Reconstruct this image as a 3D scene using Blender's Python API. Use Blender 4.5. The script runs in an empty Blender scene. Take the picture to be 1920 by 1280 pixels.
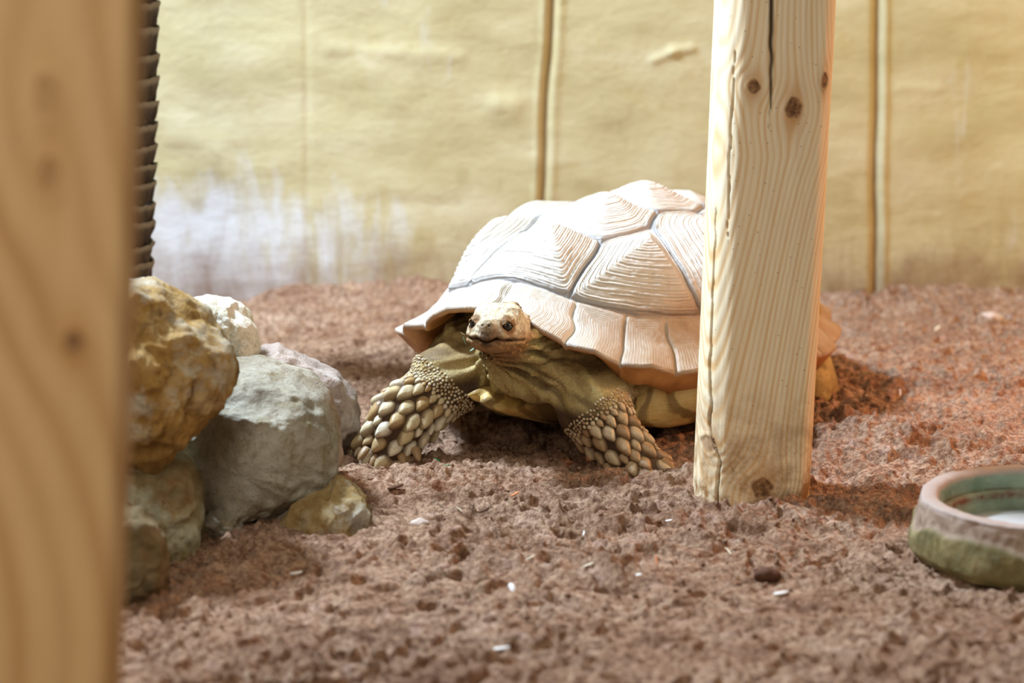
import bpy, math, random
import numpy as np
from mathutils import Vector, Matrix
R_ = math.radians
rng = np.random.RandomState(7); random.seed(7)
S = bpy.context.scene
COL = S.collection

# ------------------------------------------------------------------ camera
H = 0.807; FPX = 85/36*1920; PITCH = math.atan(990/FPX)
cam_d = bpy.data.cameras.new('camera'); cam = bpy.data.objects.new('camera', cam_d); COL.objects.link(cam)
cam.location = (0, 0, H); cam.rotation_euler = (math.pi/2-PITCH, 0, 0)
cam_d.lens = 85; cam_d.sensor_width = 36; cam_d.clip_start = .05
cam_d.dof.use_dof = True; cam_d.dof.focus_distance = 3.02; cam_d.dof.aperture_fstop = 3.3
S.camera = cam
S.view_settings.view_transform = 'Standard'; S.view_settings.look = 'None'
S.view_settings.gamma = 1; S.view_settings.exposure = 0.14; S.view_settings.use_curve_mapping = False

# ------------------------------------------------------------------ light
wd = bpy.data.worlds.new('world'); S.world = wd; wd.use_nodes = True
wd.node_tree.nodes['Background'].inputs[0].default_value = (1.0, .88, .70, 1)
wd.node_tree.nodes['Background'].inputs[1].default_value = 0.15
def area(name, loc, target, size, energy, color):
    l = bpy.data.lights.new(name, 'AREA'); l.energy = energy; l.color = color; l.shape = 'DISK'; l.size = size
    o = bpy.data.objects.new(name, l); COL.objects.link(o); o.location = loc
    o.rotation_euler = (Vector(target)-Vector(loc)).to_track_quat('-Z', 'Y').to_euler(); return o
area('key_lamp', (-1.15, 3.42, 1.95), (.0, 3.0, 0), .30, 124, (.68, .83, 1.0))
area('fill_lamp', (-.2, 1.3, 3.0), (0, 3.5, 0), 1.3, 18, (1.0, .95, .88))
area('front_fill', (-1.0, -.2, 1.7), (-.3, 1.8, .3), .8, 20, (1.0, .91, .78))  # added fill with no visible source, brightens the near left post
area('heat_lamp', (1.45, 3.22, .60), (.70, 3.12, .1), .18, 2.7, (1.0, .27, .15)).data.spread = R_(110)
area('warm_lamp', (1.75, 3.1, .95), (1.2, 4.03, .35), .35, 15, (1.0, .66, .25))

# ------------------------------------------------------------------ helpers
SP, CP = math.sin(PITCH), math.cos(PITCH)
def ray(px, py):
    xc = (px-960)/FPX; yc = -(py-640)/FPX
    return np.array([xc, CP+yc*SP, -SP+yc*CP])
def W(px, py, Y):
    r = ray(px, py); t = Y/r[1]; return np.array([r[0]*t, Y, H+r[2]*t])
def G(px, py, z=0.0):
    r = ray(px, py); t = (z-H)/r[2]; return np.array([r[0]*t, r[1]*t, z])
def lin(r, g, b):
    f = lambda c: (c/255/12.92) if c/255 <= .04045 else ((c/255+.055)/1.055)**2.4
    return (f(r), f(g), f(b), 1)
def _h(i, j, k, s):
    n = (i*73856093) ^ (j*19349663) ^ (k*83492791) ^ (s*2654435 + 12345)
    n = (n ^ (n >> 13)) * 1274126177 & 0x7fffffff
    return ((n ^ (n >> 16)) & 0xffff)/32767.5-1
def noise(x, y, z=0.0, s=0):
    x = np.asarray(x, float); y = np.asarray(y, float); z = np.asarray(z, float)+np.zeros_like(x)
    xi = np.floor(x).astype(np.int64); yi = np.floor(y).astype(np.int64); zi = np.floor(z).astype(np.int64)
    fx, fy, fz = x-xi, y-yi, z-zi
    q = lambda t: t*t*t*(t*(t*6-15)+10)
    u, v, w = q(fx), q(fy), q(fz); out = 0
    for a in (0, 1):
        for b in (0, 1):
            for c in (0, 1):
                out = out + (u if a else 1-u)*(v if b else 1-v)*(w if c else 1-w)*_h(xi+a, yi+b, zi+c, s)
    return out
def fbm(x, y, z=0.0, o=4, s=0, g=.5):
    t = 0; a = 1; n = 0
    for i in range(o):
        t = t+a*noise(x, y, z, s+i*17); n += a; a *= g; x = x*2.03+5.1; y = y*2.03+1.7; z = z*2.03+3.3
    return t/n
def sstep(a, b, x):
    t = np.clip((x-a)/(b-a), 0, 1); return t*t*(3-2*t)

def link(name, me, mats=(), parent=None):
    o = bpy.data.objects.new(name, me); COL.objects.link(o)
    for m in (mats if isinstance(mats, (list, tuple)) else [mats]): me.materials.append(m)
    if parent: o.parent = parent
    return o
def mesh(name, co, quads, mats=(), parent=None, smooth=True, attrs=None, mi=None, tris=None):
    me = bpy.data.meshes.new(name); co = np.asarray(co, np.float32)
    me.vertices.add(len(co)); me.vertices.foreach_set('co', co.ravel())
    quads = np.asarray(quads, np.int32).reshape(-1, 4) if len(quads) else np.zeros((0, 4), np.int32)
    tr = np.asarray(tris, np.int32).reshape(-1, 3) if tris is not None and len(tris) else np.zeros((0, 3), np.int32)
    nl = quads.size+tr.size
    me.loops.add(nl); me.loops.foreach_set('vertex_index', np.concatenate([quads.ravel(), tr.ravel()]))
    me.polygons.add(len(quads)+len(tr))
    st = np.concatenate([np.arange(len(quads))*4, quads.size+np.arange(len(tr))*3]).astype(np.int32)
    me.polygons.foreach_set('loop_start', st)
    try: me.polygons.foreach_set('loop_total', np.concatenate([np.full(len(quads), 4), np.full(len(tr), 3)]).astype(np.int32))
    except Exception: pass
    me.polygons.foreach_set('use_smooth', np.full(len(quads)+len(tr), smooth))
    if mi is not None: me.polygons.foreach_set('material_index', np.asarray(mi, np.int32))
    for k, v in (attrs or {}).items():
        v = np.asarray(v, np.float32)
        if v.ndim == 1:
            a = me.attributes.new(k, 'FLOAT', 'POINT'); a.data.foreach_set('value', v)
        else:
            a = me.attributes.new(k, 'FLOAT_COLOR', 'POINT'); a.data.foreach_set('color', np.c_[v[:, :3], np.ones(len(v))].astype(np.float32).ravel())
    me.update(calc_edges=True); me.validate()
    return link(name, me, mats, parent)
def gridq(n, m, wrap=False, base=0, flip=False):   # n rows, m columns (wrap in columns)
    i, j = np.meshgrid(np.arange(n-1), np.arange(m if wrap else m-1), indexing='ij')
    j2 = (j+1) % m
    q = np.stack([i*m+j, i*m+j2, (i+1)*m+j2, (i+1)*m+j], -1).reshape(-1, 4)+base
    return q[:, ::-1] if flip else q
def tag(o, label=None, cat=None, group=None, kind=None):
    if label: o['label'] = label
    if cat: o['category'] = cat
    if group: o['group'] = group
    if kind: o['kind'] = kind
    return o
def empty(name, loc, rz=0):
    o = bpy.data.objects.new(name, None); COL.objects.link(o); o.location = loc; o.rotation_euler = (0, 0, rz); o.empty_display_size = .1
    return o

# node material helper
class M:
    def __init__(s, name, rough=.8, spec=.3):
        s.m = bpy.data.materials.new(name); s.m.use_nodes = True; s.t = s.m.node_tree; s.b = s.t.nodes['Principled BSDF']
        s.b.inputs['Roughness'].default_value = rough; s.b.inputs['Specular IOR Level'].default_value = spec
        s._obj = None
    def n(s, typ, ins=None, **kw):
        nd = s.t.nodes.new(typ)
        for k, v in kw.items(): setattr(nd, k, v)
        for k, v in (ins or {}).items(): s.set(nd, k, v)
        return nd
    def set(s, nd, k, v):
        if isinstance(v, bpy.types.NodeSocket): s.t.links.new(v, nd.inputs[k])
        else: nd.inputs[k].default_value = v
    def obj(s, sc=(1, 1, 1), rot=(0, 0, 0)):
        if not s._obj: s._obj = s.n('ShaderNodeTexCoord').outputs['Object']
        return s.n('ShaderNodeMapping', {'Vector': s._obj, 'Scale': sc, 'Rotation': rot}).outputs[0]
    def attr(s, name, col=False):
        a = s.n('ShaderNodeAttribute', attribute_name=name); return a.outputs['Color' if col else 'Fac']
    def noise(s, sc, det=4, rough=.55, vec=None, dist=0.0):
        return s.n('ShaderNodeTexNoise', {'Vector': vec or s.obj(), 'Scale': sc, 'Detail': det, 'Roughness': rough, 'Distortion': dist}).outputs[0]
    def voro(s, sc, vec=None, feature='F1', out='Distance'):
        return s.n('ShaderNodeTexVoronoi', {'Vector': vec or s.obj(), 'Scale': sc}, feature=feature).outputs[out]
    def ramp(s, v, stops):
        r = s.n('ShaderNodeValToRGB', {'Fac': v}); e = r.color_ramp.elements
        e[0].position, e[0].color = stops[0]; e[1].position, e[1].color = stops[-1]
        for p, c in stops[1:-1]: x = e.new(p); x.color = c
        return r.outputs[0]
    def rng(s, v, a, b, c=0.0, d=1.0):
        return s.n('ShaderNodeMapRange', {'Value': v, 'From Min': a, 'From Max': b, 'To Min': c, 'To Max': d}).outputs[0]
    def math(s, op, a, b=0.0):
        return s.n('ShaderNodeMath', {0: a, 1: b}, operation=op).outputs[0]
    def mix(s, f, a, b, mode='MIX'):
        nd = s.n('ShaderNodeMix', data_type='RGBA', blend_type=mode)
        s.set(nd, 0, f); s.set(nd, 6, a); s.set(nd, 7, b); return nd.outputs[2]
    def bump(s, h, dist, strength=1.0, normal=None):
        ins = {'Height': h, 'Distance': dist, 'Strength': strength}
        if normal: ins['Normal'] = normal
        return s.n('ShaderNodeBump', ins).outputs[0]
    def done(s, col=None, normal=None, rough=None):
        if col is not None: s.set(s.b, 'Base Color', col)
        if normal: s.set(s.b, 'Normal', normal)
        if rough is not None: s.set(s.b, 'Roughness', rough)
        return s.m

# ------------------------------------------------------------------ ground
WALLY = 4.03
feat = []
def gf(px, py, amp, sx, sy):
    p = G(px, py); feat.append((p[0], p[1], amp, sx, sy))
gf(400, 560, -.010, .12, .1); gf(1470, 960, .012, .05, .035); gf(1580, 905, -.014, .03, .05); gf(1680, 835, .020, .10, .06); gf(1560, 800, .012, .06, .05)
gf(1285, 900, .010, .04, .03); gf(1000, 905, -.010, .14, .05); gf(900, 830, -.006, .2, .12)
gf(720, 900, .010, .08, .03); gf(1150, 1080, .014, .05, .03); gf(1010, 1000, -.008, .08, .05); gf(680, 1060, .010, .06, .05)
gf(560, 1060, -.006, .06, .03); gf(750, 560, .022, .12, .05); gf(560, 558, .022, .06, .04); gf(1750, 570, .012, .2, .06); gf(640, 600, .010, .2, .07)
gf(1560, 1030, -.012, .05, .05); gf(1380, 985, .010, .05, .03); gf(1640, 940, .012, .03, .03); gf(800, 1180, .006, .1, .04)
def ground_z(x, y, fine=True):
    x = np.asarray(x, float); y = np.asarray(y, float)
    h = .008*fbm(x*2.6+3, y*2.6, 0, 2, 1)+.004*fbm(x*9, y*9, 0, 2, 5)
    for (a, b, am, sx, sy) in feat: h = h+1.3*am*np.exp(-((x-a)/sx)**2-((y-b)/sy)**2)
    h = h+.006*sstep(WALLY-.16, WALLY, y)*(1+.5*fbm(x*8, y*3, 0, 2, 9))
    if fine:
        wx = x+.012*noise(x*40, y*40, 0, 31); wy = y+.012*noise(x*40, y*40, 5, 32)
        patch = .45+.55*sstep(-.25, .35, fbm(x*5, y*5, 2, 2, 61))
        b1 = 1-2*np.abs(noise(wx*26, wy*30, 0, 11)); b2 = 1-2*np.abs(noise(wx*60, wy*66, 0, 12))
        h = h+patch*(.0064*b1+.0048*b2)+.0042*fbm(wx*85, wy*95, 0, 4, 13, .7)*(.55+patch)
        c = noise(wx*38, wy*42, 3, 40); h = h-.0080*sstep(.34, .7, c)       # pits
        c = noise(wx*75, wy*80, 7, 44); h = h+.0045*sstep(.3, .6, c)        # crumbs
    return h
def floor_mesh():
    xs = np.concatenate([[-3, -2.2, -1.6, -1.3], np.linspace(-1.15, 1.15, 900), [1.3, 1.6, 2.2, 3]])
    ys = np.concatenate([[-1, 0, 1, 1.5, 1.8], np.linspace(1.95, WALLY+.08, 880)])
    X, Y = np.meshgrid(xs, ys); Z = ground_z(X, Y)
    m = M('soil', .95, .12)
    n1 = m.noise(9, 5, .6); n2 = m.noise(140, 5, .7); n3 = m.noise(36, 3)
    c = m.ramp(n1, [(.3, lin(152, 119, 96)), (.5, lin(180, 147, 120)), (.72, lin(200, 171, 146))])
    c = m.mix(m.rng(n2, .40, .60), c, m.mix(.85, c, lin(112, 76, 58)))
    c = m.mix(m.rng(n3, .60, .72, 0, .5), c, lin(200, 165, 150))
    c = m.mix(m.rng(m.noise(420, 2), .68, .74, 0, .6), c, lin(222, 200, 186))
    b = m.bump(m.noise(480, 4, .7), .0022, .9); b = m.bump(m.noise(170, 4, .65), .004, .9, b)
    mat = m.done(c, b)
    o = mesh('floor', np.stack([X, Y, Z], -1).reshape(-1, 3), gridq(len(ys), len(xs)), mat)
    o['kind'] = 'structure'; return mat
soil_mat = floor_mesh()

# ------------------------------------------------------------------ back wall
def wall():
    xs = np.concatenate([[-3, -1.6], np.linspace(-1.2, 1.25, 900), [1.7, 3]]); zs = np.concatenate([[-.15], np.linspace(-.03, .75, 330), [1.0, 2.6]])
    X, Z = np.meshgrid(xs, zs)
    d = .006*fbm(X*2.2, Z*5, 0, 3, 70)+.0020*fbm(X*7, Z*15, 0, 3, 71)
    def seam(px0, py0, px1, py1, w, dep):
        a = W(px0, py0, WALLY); b = W(px1, py1, WALLY)
        xl = a[0]+(Z-a[2])*(b[0]-a[0])/(b[2]-a[2])+.0025*noise(Z*9, Z*0, 0, int(px0))
        u = (X-xl)/w
        return dep*np.exp(-u*u), xl
    s2, x2 = seam(1034, 0, 1017, 381, .0065, .0085); s3, x3 = seam(1646, 0, 1637, 520, .0065, .0085); s1, x1 = seam(573, 0, 573, 520, .006, .0012)
    d = d-s2-s3-s1
    d = d+.003*np.exp(-((X-x3-.016)/.006)**2)+.0022*np.exp(-((X-x2-.014)/.008)**2)+.002*np.exp(-((X-x2+.013)/.006)**2)
    def ridge(px0, py0, px1, py1, w, dep):
        a = W(px0, py0, WALLY); b = W(px1, py1, WALLY); ax, az = a[0], a[2]; dx, dz = b[0]-ax, b[2]-az; L = dx*dx+dz*dz
        t = np.clip(((X-ax)*dx+(Z-az)*dz)/L, 0, 1); q = np.hypot(X-ax-t*dx, Z-az-t*dz); return dep*np.exp(-(q/w)**2)
    d = d+ridge(1228, 112, 1262, 97, .009, .003)+ridge(1262, 97, 1296, 90, .009, .0035)+ridge(620, 92, 860, 106, .014, .002)-ridge(680, 380, 860, 384, .014, .0012)
    d = d+ridge(935, 198, 960, 202, .020, .004)+ridge(700, 130, 740, 190, .030, .003)+ridge(340, 250, 400, 290, .03, .003)+ridge(1690, 165, 1760, 167, .010, .0015)
    C = np.stack([X, WALLY-d, Z], -1).reshape(-1, 3)
    seamv = np.clip((s2+s3)/.0085, 0, 1).ravel()+np.clip(s1/.004, 0, 1).ravel()*.25
    # peeled limewash towards the low left
    px = 960+X/WALLY*FPX
    hh = sstep(.32, .10, Z+.03*fbm(X*6, Z*3, 0, 2, 3))
    left = sstep(1000, 420, px)
    peel = hh*left
    m = M('wall_paint', .62, .3)
    base = m.ramp(m.noise(5, 4, .6, m.obj((1, 1, 2.2))), [(.3, lin(180, 169, 128)), (.5, lin(194, 184, 144)), (.7, lin(204, 196, 162))])
    base = m.mix(m.rng(m.noise(22, 4, .6, m.obj((1, 1, .6))), .55, .75, 0, .4), base, lin(180, 164, 108))
    streak = m.noise(16, 5, .65, m.obj((1, 1, .28)), .6)
    pk = m.math('ADD', streak, m.rng(m.attr('peel'), 0, 1, -.20, .24))
    base = m.mix(m.rng(pk, .44, .68, 0, .85), base, lin(214, 219, 226))
    dirt = m.math('ADD', m.noise(19, 5, .7, m.obj((1, 1, .32)), .4), m.attr('dirt'))
    base = m.mix(m.rng(dirt, .58, 1.15, 0, .9), base, lin(132, 100, 76))
    base = m.mix(m.rng(m.voro(7, m.obj((1, 1, .8)), 'F1'), .05, .13, .35, 0), base, lin(150, 130, 84))
    base = m.mix(m.math('MULTIPLY', m.attr('seam'), .62), base, lin(158, 122, 74))
    b = m.bump(m.noise(60, 4, .6, m.obj((1, 1, 1.8))), .003, .35); b = m.bump(streak, .008, .15, b)
    mat = m.done(base, b)
    dirtv = sstep(.17, 0, Z).ravel()*.50-.02
    o = mesh('wall_back', C, gridq(len(zs), len(xs)), mat, attrs={'seam': seamv, 'peel': peel.ravel(), 'dirt': dirtv})
    o['kind'] = 'structure'
wall()

# ------------------------------------------------------------------ wooden posts
def post(name, Yf, edge_l, edge_r, prof, knots, cracks, label, cat, z0, z1, cols, slope, freq, seed):
    """edge_l/edge_r: ((px,py),(px,py)) silhouette lines; prof: closed cross-section, x in -.5..0.5 of width, y back in metres"""
    a0, a1 = W(*edge_l[0], Yf), W(*edge_l[1], Yf); b0, b1 = W(*edge_r[0], Yf), W(*edge_r[1], Yf)
    c_t = (a0+b0)/2; c_b = (a1+b1)/2; wid = ((b0-a0)[0]+(b1-a1)[0])/2
    sl = (c_t[0]-c_b[0])/(c_t[2]-c_b[2]); cx = lambda z: c_b[0]+(z-c_b[2])*sl
    root = empty(name, (float(cx(0)), Yf, 0)); tag(root, label, cat)
    root.rotation_euler = (0, math.atan(sl), 0)
    P = np.array(prof); Pn = np.r_[P, P[:1]]
    seg = np.hypot(np.diff(Pn[:, 0])*wid, np.diff(Pn[:, 1])); s = np.r_[0, np.cumsum(seg)]
    n = 300; ss = np.linspace(0, s[-1], n, endpoint=False)
    x = np.interp(ss, s, Pn[:, 0])*wid; y = np.interp(ss, s, Pn[:, 1])
    for _ in range(8):
        x = (np.roll(x, 1)+x*2+np.roll(x, -1))/4; y = (np.roll(y, 1)+y*2+np.roll(y, -1))/4
    zs = np.linspace(z0, z1, int((z1-z0)/.0022))
    X, Z = np.meshgrid(x, zs); Yy, _ = np.meshgrid(y, zs); SS, _ = np.meshgrid(ss, zs)
    nx = np.roll(y, -1)-np.roll(y, 1); ny = -(np.roll(x, -1)-np.roll(x, 1)); L = np.hypot(nx, ny)
    if (nx*x+ny*(y-y.mean())).sum() < 0: nx, ny = -nx, -ny
    NX, NY = nx/L, ny/L
    g = X*1.0+.35*Yy-np.vectorize(slope)(Z)+.004*fbm(X*8, Z*2.2, Yy*8, 2, seed)
    kn = np.zeros_like(X); cr = np.zeros_like(X); disp = .0006*fbm(SS*30, Z*6, 0, 3, seed+3); halo = np.zeros_like(X)
    tol = lambda px, py: (lambda w: ((w[0]-cx(w[2]))+0*w[0], w[2]))(W(px, py, Yf))
    fr = (Yy < (y.min()+y.max())/2)
    for (px, py, r, asp, dark) in knots:
        kx, kz = tol(px, py); dx = X-kx; dz = (Z-kz)/asp; d2 = dx*dx+dz*dz
        dk = np.sqrt(d2)/r*(1+.15*noise(X*160, Z*160, 0, seed+9)); f_ = np.where(fr, 1, 0)
        g = g-f_*dx*(1.8*r)**2/(d2/2.2+(1.8*r)**2)*1.15
        kn = np.maximum(kn, f_*dark*sstep(1.15, .85, dk)); halo = np.maximum(halo, f_*dark*np.exp(-(dx/(r*1.3))**2-(dz/(r*2.6))**2))
        disp = disp+f_*(.0009*np.exp(-((dk-1.1)/.2)**2)-.0006*(dk < .9))
    for pts, w, dep in cracks:
        for (p, q) in zip(pts[:-1], pts[1:]):
            ax, az = tol(*p[:2]); bx, bz = tol(*q[:2]); wa = w*(p[2] if len(p) > 2 else 1); wb = w*(q[2] if len(q) > 2 else 1)
            ddx, ddz = bx-ax, bz-az; t = np.clip(((X-ax)*ddx+(Z-az)*ddz)/(ddx*ddx+ddz*ddz), 0, 1)
            wj = .0012*noise(Z*60, Z*0, 0, seed+5)
            q_ = np.hypot(X-ax-t*ddx+wj, Z-az-t*ddz)/(wa+(wb-wa)*t+1e-5)
            e = np.where(fr, np.exp(-q_**4), 0); cr = np.maximum(cr, e)
    disp = disp-cr*.007
    C = np.stack([X+NX*disp, Yy+NY*disp, Z], -1).reshape(-1, 3)
    m = M(name+'_wood', .6, .3)
    gg = m.math('ADD', m.attr('grain'), m.math('MULTIPLY', m.noise(14, 2, .5, m.obj((1, 1, .25))), .004))
    w = m.math('SINE', m.math('MULTIPLY', gg, freq)); w2 = m.math('SINE', m.math('MULTIPLY', gg, freq*.31))
    wv = m.math('ADD', m.math('MULTIPLY', w, .6), m.math('MULTIPLY', w2, .22))
    c = m.ramp(m.rng(wv, -.85, .85), [(.0, cols[0]), (.55, cols[1]), (.92, cols[2])])
    c = m.mix(m.rng(m.noise(3.5, 3, .6, m.obj((1.6, 1.6, .4))), .35, .7, 0, .55), c, cols[3])
    c = m.mix(m.rng(m.noise(260, 3, .6, m.obj((1, 1, .06))), .45, .7, 0, .25), c, cols[2])
    c = m.mix(m.rng(m.voro(95, m.obj((1, 1, .9))), .05, .09, .8, 0), c, lin(120, 80, 45))
    zz = m.n('ShaderNodeSeparateXYZ', {0: m.obj()}).outputs[2]
    c = m.mix(m.math('MULTIPLY', m.rng(zz, .01, .16, 1, 0), m.rng(m.noise(28, 5, .7), .42, .62)), c, lin(150, 108, 62))
    c = m.mix(m.math('MULTIPLY', m.attr('halo'), .75), c, lin(196, 142, 78))
    kc = m.ramp(m.noise(170, 3), [(.35, lin(96, 64, 38)), (.65, lin(170, 130, 90))])
    c = m.mix(m.attr('knot'), c, kc); c = m.mix(m.attr('crack'), c, lin(58, 36, 20))
    b = m.bump(wv, .0009, .35); b = m.bump(m.noise(300, 3, .6, m.obj((1, 1, .1))), .0012, .4, b)
    mat = m.done(c, b)
    nz = len(zs); q = gridq(nz, n, True, flip=True)
    co = C.tolist(); k = len(co); co += [[0, float(y.mean()), z1], [0, float(y.mean()), z0]]
    tr = [((nz-1)*n+j, k, (nz-1)*n+(j+1) % n) for j in range(n)]+[(j, (j+1) % n, k+1) for j in range(n)]
    fl = lambda A: np.r_[A.ravel(), 0, 0]
    mesh('timber', co, q, mat, root, attrs={'grain': fl(g), 'knot': fl(kn), 'crack': fl(cr), 'halo': fl(halo)}, tris=tr)
    return root
pine = [lin(247, 234, 204), lin(243, 226, 188), lin(226, 188, 134), lin(250, 238, 208)]
profR = [(-.5, .075), (-.47, .04), (-.40, .018), (-.30, .004), (-.1, -.006), (.2, -.004), (.40, .004), (.475, .016), (.5, .04), (.49, .10), (.40, .14), (0, .155), (-.38, .14), (-.48, .11)]
post('round_pole', 2.775, ((1355, 0), (1304, 945)), ((1572, 0), (1529, 945)), profR,
     [(1413, 163, .0075, 1.05, 1.0), (1487, 201, .0092, 1.3, 1.0), (1547, 150, .004, 2.2, 1.0), (1428, 912, .0125, 1.0, 1.0), (1331, 845, .008, 1.4, .6)],
     [([(1447, -40, 1.3), (1446, 60, 1.3), (1446, 130, .9), (1444, 190, .5), (1442, 240, .1)], .0020, 1),
      ([(1380, 100, .2), (1374, 230, .8), (1368, 350, .8), (1365, 490, .1)], .0009, 1),
      ([(1346, 400, .3), (1341, 560, .7), (1335, 700, 1), (1334, 810, 1.6), (1340, 850, .4)], .0010, 1),
      ([(1340, 830, .4), (1349, 870, 1.2), (1346, 940, 1.2), (1347, 990, 1)], .0010, 1)],
     'pale stripped pine pole with knots standing in the soil before the tortoise', 'wooden pole', -.08, 1.5, pine,
     lambda z: .16*max(z, 0)-.10*max(z-.42, 0)*1.6, 1060, 21)
profL = [(-.5, .05), (-.49, .015), (-.45, .002), (-.2, 0), (.2, 0), (.45, .002), (.49, .010), (.5, .022), (.44, .07), (.37, .125), (0, .14), (-.47, .135), (-.5, .1)]
post('square_post', 1.60, ((-150, 0), (-190, 1280)), ((252, 0), (230, 1280)), profL,
     [(140, 632, .0065, 1.3, .9), (88, 175, .008, 2.0, .30), (95, 330, .007, 2.0, .35)], [],
     'blurred brown wooden post close to the camera at the far left', 'wooden post', -.05, 1.6,
     [lin(222, 186, 134), lin(212, 174, 122), lin(190, 146, 92), lin(226, 190, 142)],
     lambda z: .06*math.sin(z*7), 210, 77)

# ------------------------------------------------------------------ rocks
def sph(n=96, m=190):
    th = np.linspace(-math.pi/2+1e-4, math.pi/2-1e-4, n); ph = np.linspace(0, 2*math.pi, m, endpoint=False)
    return np.meshgrid(th, ph, indexing='ij')
def rock_mat(name, cols, sc=14, bumps=1.0, spots=None):
    m = M(name, .85, .2)
    n1 = m.noise(sc, 5, .62, None, .5); c = m.ramp(n1, [(.30, cols[0]), (.5, cols[1]), (.66, cols[2])])
    n2 = m.noise(sc*3.3, 5, .7, None, .3); c = m.mix(m.rng(n2, .52, .68, 0, .75), c, cols[3])
    if spots: c = m.mix(m.rng(m.noise(sc*.8, 4, .65, m.obj((1, 1.3, 1.1))), .53, .62, 0, .85), c, spots)
    c = m.mix(m.rng(m.noise(sc*12, 3, .7), .56, .72, 0, .45), c, lin(92, 78, 60))
    b = m.bump(m.noise(sc*14, 5, .75), .0028, .8*bumps); b = m.bump(m.noise(sc*3, 6, .68), .014, .6*bumps, b)
    return m.done(c, b)
def rock(name, sil, Y, depth, mat, label, seed, box=.55, rough=.010, group='boulders piled beside the post', back=0.0):
    """sil: silhouette pixel list (clockwise) seen at distance Y, depth: half thickness in metres"""
    P = np.array([W(a, b, Y) for a, b in sil])[:, [0, 2]]; c = (P.min(0)+P.max(0))/2
    base = np.array([c[0], Y, 0.0])
    Q = np.r_[P, P[:1]]-c; dn = []
    for a, b in zip(Q[:-1], Q[1:]):
        for t in np.linspace(0, 1, 12, endpoint=False): dn.append(a+(b-a)*t)
    dn = np.array(dn); an = np.arctan2(dn[:, 1], dn[:, 0]); rr = np.hypot(*dn.T); o = np.argsort(an); an, rr = an[o], rr[o]
    TH, PH = sph()
    R = np.interp(PH.ravel(), np.r_[an-2*math.pi, an, an+2*math.pi]+0, np.r_[rr, rr, rr]).reshape(PH.shape)
    ring = R[0]
    for _ in range(3): ring = (np.roll(ring, 1)+2*ring+np.roll(ring, -1))/4
    R = ring[None, :]+0*PH
    e = box
    cs = np.abs(np.cos(TH))**e; sn = np.sign(np.sin(TH))*np.abs(np.sin(TH))**(e*1.1)
    X = R*cs*np.cos(PH); Z = R*cs*np.sin(PH); Yd = depth*sn
    nrm = np.stack([cs*np.cos(PH), sn, cs*np.sin(PH)], -1); nrm /= np.linalg.norm(nrm, axis=-1, keepdims=True)
    s = seed*3.1
    d = rough*1.3*fbm(X*13+s, Yd*13, Z*13, 3, seed)+rough*.8*(1-2*np.abs(fbm(X*26+s, Yd*26, Z*26, 3, seed+5)))+rough*.22*fbm(X*90, Yd*90, Z*90+s, 3, seed+8)
    edge = np.abs(np.sin(TH))           # stay close to the silhouette on its outline
    lowf = fbm(X*7+s, Yd*7, Z*7, 2, seed+2)
    facets = np.zeros_like(X)
    rs = np.random.RandomState(seed)
    V = np.stack([X, Yd, Z], -1)
    for k in range(7):
        v = rs.normal(size=3); v[1] = -abs(v[1])-.3; v /= np.linalg.norm(v)
        pr = V@v; lim = np.percentile(pr, 93-rs.rand()*4); over = np.clip(pr-lim, 0, None); V = V-over[..., None]*v*.8*edge[..., None]
    V = V+nrm*(d-rough*.3+.006*lowf*edge)[..., None]
    V[..., 1] += back*V[..., 2]
    V[..., 2] += c[1]
    n, mm = TH.shape
    co = V.reshape(-1, 3).tolist(); k = len(co); co += [V[0].mean(0).tolist(), V[-1].mean(0).tolist()]
    tr = [(j, k, (j+1) % mm) for j in range(mm)]+[((n-1)*mm+j, (n-1)*mm+(j+1) % mm, k+1) for j in range(mm)]
    ob = mesh(name, co, gridq(n, mm, True, flip=True), mat, tris=[t[::-1] for t in tr]); ob.location = base
    return tag(ob, label, 'rock', group)
m_ochre = rock_mat('ochre_rock', [lin(128, 92, 48), lin(176, 138, 76), lin(204, 180, 136), lin(104, 74, 40)], 13, 1.3, lin(196, 186, 166))
m_white = rock_mat('white_rock', [lin(190, 184, 160), lin(215, 212, 196), lin(228, 226, 216), lin(170, 158, 118)], 15, 1.1)
m_lilac = rock_mat('lilac_rock', [lin(150, 132, 122), lin(176, 160, 150), lin(200, 190, 184), lin(138, 116, 102)], 12, .9)
m_grey = rock_mat('grey_rock', [lin(128, 120, 102), lin(162, 154, 138), lin(184, 180, 164), lin(132, 118, 80)], 11, 1.0)
m_moss = rock_mat('mottled_rock', [lin(128, 100, 62), lin(164, 148, 112), lin(196, 192, 168), lin(146, 104, 58)], 20, 1.2, lin(186, 186, 164))
m_brown = rock_mat('brown_rock', [lin(96, 82, 50), lin(128, 110, 78), lin(150, 136, 108), lin(104, 94, 44)], 18, 1.2)
m_buff = rock_mat('buff_rock', [lin(150, 118, 66), lin(186, 158, 106), lin(204, 190, 160), lin(160, 118, 62)], 22, 1.2, lin(206, 200, 186))
rock('boulder', [(470, 668), (520, 655), (590, 680), (640, 705), (655, 740), (667, 790), (660, 835), (640, 866), (600, 890), (500, 900), (400, 890), (350, 800), (350, 700), (400, 672)], 3.05, .09, m_lilac, 'pale lilac-grey boulder at the back right of the pile, nearest the tortoise foot', 3)
rock('boulder', [(335, 572), (378, 558), (425, 566), (455, 590), (470, 630), (476, 680), (440, 696), (360, 700), (290, 690), (270, 620)], 3.02, .055, m_white, 'small chalk-white rock at the top of the pile behind the ochre one', 4)
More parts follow.
